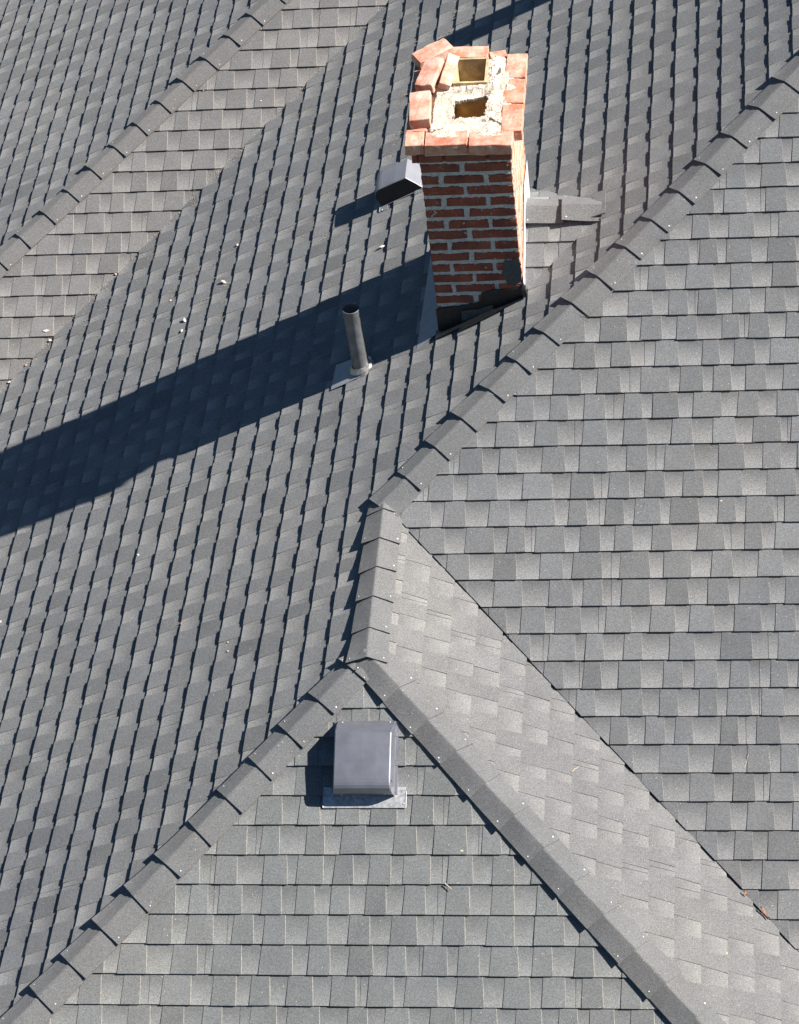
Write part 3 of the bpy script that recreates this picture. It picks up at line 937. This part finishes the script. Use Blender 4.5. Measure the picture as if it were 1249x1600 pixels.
# ------------------------------------------------------------------ slant-back roof vents
def roof_vent(name, k, x, y, upvec, wd, ln, h, ramp_l, label, grp, flange_mat, hood_mat, fl=0.06, side_mat=None):
    side_mat = side_mat or hood_mat
    """x,y: middle of the downslope end of the hood; local X across, local Y upslope, local Z normal"""
    n = nrm(k)
    a, b_, c = PL[k]
    g = math.hypot(a, b_)
    V = Vector((a, b_, g * g)).normalized()
    U = V.cross(n).normalized()
    o = on(k, x, y, 0.010)
    t = thing(name, label, 'roof vent', o, grp)
    def P(u, v, z_):
        return o + U * u + V * v + n * z_
    # hood section along the slope: closed upslope, nose rolled over downslope
    prof = [(-0.016, 0.016), (-0.024, h * 0.3), (-0.025, h * 0.55), (-0.020, h * 0.74), (-0.009, h * 0.88), (0.004, h * 0.955), (0.018, h * 0.985), (0.035, h), (ln * 0.5, h * 1.005), (ln - ramp_l, h * 0.985), (ln - ramp_l * 0.4, h * 0.45), (ln, 0.004)]
    hw = wd / 2
    verts, faces = [], []
    m = len(prof)
    sec = [(-hw, 0), (-hw, 0.994), (-hw + 0.006, 1.0), (-hw * 0.4, 1.012), (hw * 0.4, 1.012), (hw - 0.006, 1.0), (hw, 0.994), (hw, 0)]
    # top skin
    cols = [-hw, -hw + 0.005, -hw * 0.5, 0, hw * 0.5, hw - 0.005, hw]
    for (v, z_) in prof:
        for i, u in enumerate(cols):
            zz = z_ - (0.004 if i in (0, 6) else 0) + 0.003 * (1 - (u / hw) ** 2)
            inset = 0.003 if i in (0, 6) else 0
            verts.append(P(u * (1 - 0.06 * min(1, zz / h)), v + (0.0 if z_ > 0.02 else 0), zz))
    nc = len(cols)
    for j in range(m - 1):
        for i in range(nc - 1):
            q = j * nc + i
            faces.append([q, q + 1, q + nc + 1, q + nc])
    hood = obj('hood', verts, faces, hood_mat, t, smooth=False)
    # side walls
    for sgn in (-1, 1):
        vs = [P(sgn * hw * (1 - 0.06 * min(1, z_ / h)), v, z_ - 0.004) for v, z_ in prof] + [P(sgn * hw * 1.0, v, 0.0) for v, z_ in prof]
        vs += [P(sgn * (hw * (1 - 0.06 * min(1, z_ / h)) - 0.003), v, z_ - 0.004) for v, z_ in prof] + [P(sgn * (hw - 0.003), v, 0.0) for v, z_ in prof]
        fs = []
        for j in range(m - 1):
            fs.append([j, j + 1, m + j + 1, m + j])
            fs.append([2 * m + j, 3 * m + j, 3 * m + j + 1, 2 * m + j + 1])
        obj('side_wall', vs, fs, side_mat, t)
        # turned-out foot of the side wall
        slab('side_foot', [P(sgn * hw, 0.0, 0.002), P(sgn * (hw + 0.012), 0.0, 0.002), P(sgn * (hw + 0.012), ln, 0.002), P(sgn * hw, ln, 0.002)], 0.0015, [hood_mat], t)
    # louver screen set back under the nose
    vs = [P(-hw + 0.004, 0.03, 0.0), P(hw - 0.004, 0.03, 0.0), P(hw - 0.004, 0.03, h * 0.9), P(-hw + 0.004, 0.03, h * 0.9)]
    scr = obj('screen', vs, [[0, 1, 2, 3]], M['mesh'], t)
    # flange showing below the hood
    slab('flange', [P(-hw - 0.055, -fl, 0.0015), P(hw + 0.055, -fl, 0.0015), P(hw + 0.055, 0.02, 0.0015), P(-hw - 0.055, 0.02, 0.0015)], 0.0015, [flange_mat], t)
    # screw heads
    for (u, v, z_) in ((hw * 0.72, -0.026, h * 0.42), (-hw * 0.72, -0.026, h * 0.42), (hw * 0.8, ln * 0.97, 0.02), (-hw * 0.8, ln * 0.97, 0.02), (hw + 0.045, -fl + 0.02, 0.003), (-hw - 0.045, -fl + 0.02, 0.003)):
        bs_ = bmesh.new()
        bmesh.ops.create_icosphere(bs_, subdivisions=2, radius=0.0032, matrix=Matrix.Translation(P(u, v, z_)))
        bm_obj('screw_head', bs_, M['nail'], t)
    # rolled bead at the edge of the flange
    bm_ = bmesh.new()
    for (p, q) in ((P(-hw - 0.055, -fl, 0.003), P(hw + 0.055, -fl, 0.003)), (P(hw + 0.055, -fl, 0.003), P(hw + 0.055, 0.0, 0.003)), (P(-hw - 0.055, -fl, 0.003), P(-hw - 0.055, -0.02, 0.003))):
        dd = q - p
        mt = Matrix.Translation((p + q) / 2) @ dd.to_track_quat('Z', 'Y').to_matrix().to_4x4()
        bmesh.ops.create_cone(bm_, cap_ends=True, segments=8, radius1=0.0022, radius2=0.0022, depth=dd.length, matrix=mt)
    bm_obj('flange_bead', bm_, flange_mat, t)
    return t
M['hood'] = simple('oxidised_blue_grey_hood', (0.20, 0.205, 0.235), 0.42, 0.55, ns=9, var=0.16, bs=0.12, bd=0.004, detail=6)
M['hood_far'] = simple('matt_grey_hood', (0.20, 0.205, 0.23), 0.5, 0.15, ns=9, var=0.12, bs=0.1, bd=0.004, detail=6)
roof_vent('roof_vent', 'C', 0.008, -1.636, None, 0.290, 0.345, 0.122, 0.085,
          'blue-grey metal hood vent with a bright flange, on the triangular hip end', 'hooded metal roof vents', M['lead'], M['hood'], fl=0.080)
roof_vent('roof_vent', 'A', -0.222, 2.700, None, 0.195, 0.262, 0.112, 0.055,
          'smaller grey box vent half hidden behind the chimney, open side black', 'hooded metal roof vents', M['steel'], M['hood_far'], fl=0.035, side_mat=M['mesh'])

# stack that stands outside the view, uphill beyond the chimney, and throws the shadow at the top edge
far = thing('flue_stack', 'square grey flue stack just outside the upper edge of the view', 'flue stack', (1.75, 4.12, zp('A', 1.75, 4.12)))
def boxv(c, s):
    x, y, z_ = c
    a, b_, h_ = s[0] / 2, s[1] / 2, s[2] / 2
    vs = [(x + i * a, y + j * b_, z_ + k_ * h_) for k_ in (-1, 1) for i, j in ((-1, -1), (1, -1), (1, 1), (-1, 1))]
    return vs, [[0, 3, 2, 1], [4, 5, 6, 7], [0, 1, 5, 4], [1, 2, 6, 5], [2, 3, 7, 6], [3, 0, 4, 7]]
v_, f_ = boxv((1.75, 4.12, 1.09), (0.17, 0.16, 0.78))
obj('stack_body', v_, f_, M['steel'], far)
v_, f_ = boxv((1.75, 4.12, 1.49), (0.22, 0.21, 0.02))
obj('stack_cap', v_, f_, M['steel'], far)

# ------------------------------------------------------------------ small debris on the shingles
def chip(k, x, y, size, mat, label, cat, seed, name='mortar_chip', stretch=1.4, grp='mortar chips scattered on the shingles'):
    bm = bmesh.new()
    bmesh.ops.create_icosphere(bm, subdivisions=2, radius=1.0)
    rnd = random.Random(seed)
    off = Vector((seed * 3.1, seed, 0))
    an = rnd.uniform(0, 3.1)
    for v in bm.verts:
        q = v.co + noise.noise_vector(v.co * 1.3 + off) * 0.55
        q = Vector((q.x * stretch, q.y * 0.8, q.z * 0.5)) * size
        v.co = Matrix.Rotation(an, 3, 'Z') @ q
    o = bm_obj(name, bm, M[mat])
    o.location = on(k, x, y, 0.008 + size * 0.4)
    tag(o, label, cat, grp)
    return o
ch = [
    ('A', -1.259, 2.532, 0.0125, 'chip', 'largest pale chip, alone on the open slope upper left of the long shadow', 1.7),
    ('A', -1.495, 2.324, 0.0105, 'chip', 'pale elongated chip just above another chip, left of the long shadow edge', 2.0),
    ('A', -1.500, 2.229, 0.0085, 'chip', 'small pale chip just below an elongated chip near the shadow edge', 1.5),
    ('A', -1.632, 2.591, 0.006, 'chip_tan', 'tiny tan crumb between the valley and the largest chip', 1.2),
    ('A', -1.216, 2.862, 0.0075, 'chip', 'pale crumb up the slope from the largest chip', 1.3),
    ('A', -0.207, 2.203, 0.0105, 'chip', 'pale chip between the pipe and the box vent, below the vent shadow', 1.5),
    ('A', -1.475, 0.347, 0.0085, 'chip', 'bright white chip on the big slope well below the long shadow', 1.1),
    ('A', -2.330, 0.240, 0.006, 'chip', 'white crumb at the left edge of the view, mid height', 1.2),
    ('A', -0.803, -0.593, 0.0035, 'chip', 'upper of two white specks lying close together on the lower slope', 1.2),
    ('A', -0.794, -0.657, 0.0035, 'chip', 'lower of two white specks lying close together on the lower slope', 1.2),
    ('A', -0.835, -0.937, 0.0045, 'chip_tan', 'tan speck on the big slope left of the lower hip start', 1.2),
    ('A', -1.110, -0.324, 0.005, 'chip_red', 'reddish crumb on the big slope left of the short ridge', 1.5),
    ('F', -2.541, 2.792, 0.0105, 'chip', 'pale upright chip on the narrow wing slope just above the valley', 1.8),
    ('F', -2.511, 2.732, 0.0100, 'chip', 'pale chip sitting in the valley grit, lower left', 1.2),
    ('F', -2.655, 2.584, 0.0090, 'chip_red', 'pinkish chip in the valley near the left edge', 1.3),
    ('F', -2.754, 2.481, 0.0085, 'chip', 'lowest pale chip in the valley at the left edge', 1.3),
    ('F', -2.113, 3.136, 0.0070, 'chip_tan', 'tan chip in the valley left of the largest chip', 1.3),
    ('F', -2.327, 3.018, 0.0060, 'chip', 'small pale chip on a butt edge of the wing slope', 1.1),
    ('F', -1.221, 4.217, 0.0060, 'chip', 'small pale chip on the wing slope near the top of the valley', 1.1),
    ('F', -1.605, 4.300, 0.0050, 'chip_tan', 'tan crumb beside the wing hip caps', 1.1),
    ('E', -2.613, 5.401, 0.0050, 'chip', 'white speck on the far upper left slope', 1.1),
    ('B', 1.696, 0.218, 0.0070, 'chip', 'round white chip on the right slope, the upper of two near the right edge', 1.1),
    ('B', 1.719, -0.008, 0.0085, 'chip_tan', 'round tan chip on the right slope, below a white one', 1.1),
    ('B', 1.574, -0.226, 0.0095, 'chip_tan', 'oblong tan chip on a butt edge of the right slope', 1.6),
    ('B', 1.324, -0.723, 0.0050, 'chip', 'white speck low on the right slope near the light valley strip', 1.1),
    ('B', 1.254, -0.424, 0.0040, 'chip', 'tiny speck in the middle of the right slope', 1.1),
    ('B', 1.528, 1.316, 0.0060, 'chip', 'white chip beside the upper hip caps on the right slope', 1.3),
    ('C', 0.479, -1.893, 0.0070, 'chip_tan', 'pale tan chip on the hip end right of the hood vent', 1.2),
    ('D', 1.708, -2.187, 0.0055, 'chip_tan', 'tan speck on the light east slope', 1.2),
]
for i, (k, x, y, s_, mt, lb, stt) in enumerate(ch):
    chip(k, x, y, s_, mt, lb, 'chip', 500 + i, name='brick_chip' if mt == 'chip_red' else 'mortar_chip', stretch=stt)

def twig(k, p0, p1, r_, label, seed):
    a, b_ = on(k, *p0, 0.016), on(k, *p1, 0.020)
    rnd = random.Random(seed)
    bm = bmesh.new()
    prev = a
    for i in range(1, 6):
        q = a.lerp(b_, i / 5) + Vector((rnd.uniform(-1, 1), rnd.uniform(-1, 1), rnd.uniform(-.3, .6))) * 0.0025
        dd = q - prev
        mt = Matrix.Translation((prev + q) / 2) @ dd.to_track_quat('Z', 'Y').to_matrix().to_4x4()
        bmesh.ops.create_cone(bm, cap_ends=True, segments=6, radius1=r_ * (1.1 - i * 0.1), radius2=r_ * (1.0 - i * 0.1), depth=dd.length * 1.1, matrix=mt)
        prev = q
    o = bm_obj('twig', bm, M['twig'])
    tag(o, label, 'twig')
twig('B', (1.812, -1.265), (1.832, -1.19), 0.0022, 'thin dry twig across a course of the right slope near the valley', 1)
twig('D', (0.975, -1.385), (1.005, -1.345), 0.0022, 'short dry twig on the light east slope', 2)
twig('C', (0.405, -2.035), (0.435, -2.060), 0.003, 'stubby twig caught on a butt edge of the hip end', 3)

def leaf(k, x, y, l_, w_, an, mat, label):
    n = nrm(k)
    e1 = Matrix.Rotation(an, 3, n) @ Vector((1, 0, 0)).cross(n).normalized()
    e2 = n.cross(e1)
    o_ = on(k, x, y, 0.024)
    rnd = random.Random(int(l_ * 1e5))
    vs, fs = [], []
    m = 9
    for i in range(m + 1):
        t = i / m
        ww = w_ * math.sin(math.pi * min(1, t * 0.95 + 0.04)) * rnd.uniform(0.6, 1.2)
        c = o_ + e1 * (l_ * (t - 0.5))
        cu = 0.006 * math.sin(t * 7)
        vs += [c + e2 * ww + n * (0.006 + cu), c + n * cu, c - e2 * ww + n * (0.007 + cu)]
    for i in range(m):
        for j in range(2):
            a = i * 3 + j
            fs.append([a, a + 1, a + 4, a + 3])
    nv = len(vs)
    vs2 = vs + [v - n * 0.0012 for v in vs]
    fs2 = fs + [[nv + q for q in f[::-1]] for f in fs]
    o = obj('dry_leaf', vs2, fs2, M[mat])
    tag(o, label, 'leaf')
leaf('D', 1.795, -1.822, 0.030, 0.005, 0.75, 'leaf', 'small orange leaf caught in the long valley')
leaf('D', 1.885, -1.905, 0.075, 0.007, 0.75, 'leaf_pink', 'shredded pinkish brown leaf in the valley below the orange leaf')

# grit washed into the valley between wing and main slope, and along some tab edges
rg = random.Random(77)
verts, faces = [], []
def grain(P, s_):
    b0 = len(verts)
    for dx, dy, dz in ((1, 0, 0), (-0.5, 0.87, 0), (-0.5, -0.87, 0), (0, 0, 0.9)):
        verts.append(P + Vector((dx + rg.uniform(-.3, .3), dy + rg.uniform(-.3, .3), dz)) * s_)
    faces.extend([[b0, b0 + 1, b0 + 3], [b0 + 1, b0 + 2, b0 + 3], [b0 + 2, b0, b0 + 3]])
for i in range(2400):
    x = rg.uniform(-3.0, 0.1)
    dens = 1 if x < -1.3 else 0.45
    if rg.random() > dens * (0.35 + 0.65 * (noise.noise(Vector((x * 6, 0, 0))) > -0.05)):
        continue
    y = x + FC
    side = rg.choice((-1, 1))
    dd = abs(rg.gauss(0, 0.026))
    # clumps at the toe of the courses
    if side > 0:
        P = on('F', x - dd * 0.7, y + dd * 0.7 - 0.02 * rg.random(), 0.009)
    else:
        P = on('A', x + dd * 0.7, y - dd * 0.7, 0.0095)
    grain(P, rg.uniform(0.0012, 0.0032))
# courses of dust below tab edges on the west slope next to the valley
for i in range(230):
    x = rg.uniform(-2.3, 0.3)
    y = rg.uniform(max(1.9, x + FC - 2.1), x + FC - 0.1)
    ln_ = rg.uniform(0.03, 0.11)
    n_ = int(ln_ * 260)
    for j in range(n_):
        t = rg.random()
        grain(on('A', x + t * ln_, y + rg.gauss(0, 0.0015), 0.0085), rg.uniform(0.0013, 0.0024))
go = obj('roof_grit', verts, faces, M['grit'])
go['label'] = 'tan granule grit washed into the valley and along nearby shingle edges'
go['category'] = 'grit'
go['kind'] = 'stuff'

# ------------------------------------------------------------------ the ground far below
gs = 400
gr = obj('ground', [(-gs, -gs, -7.5), (gs, -gs, -7.5), (gs, gs, -7.5), (-gs, gs, -7.5)], [[0, 1, 2, 3]], M['ground'])
gr['kind'] = 'structure'
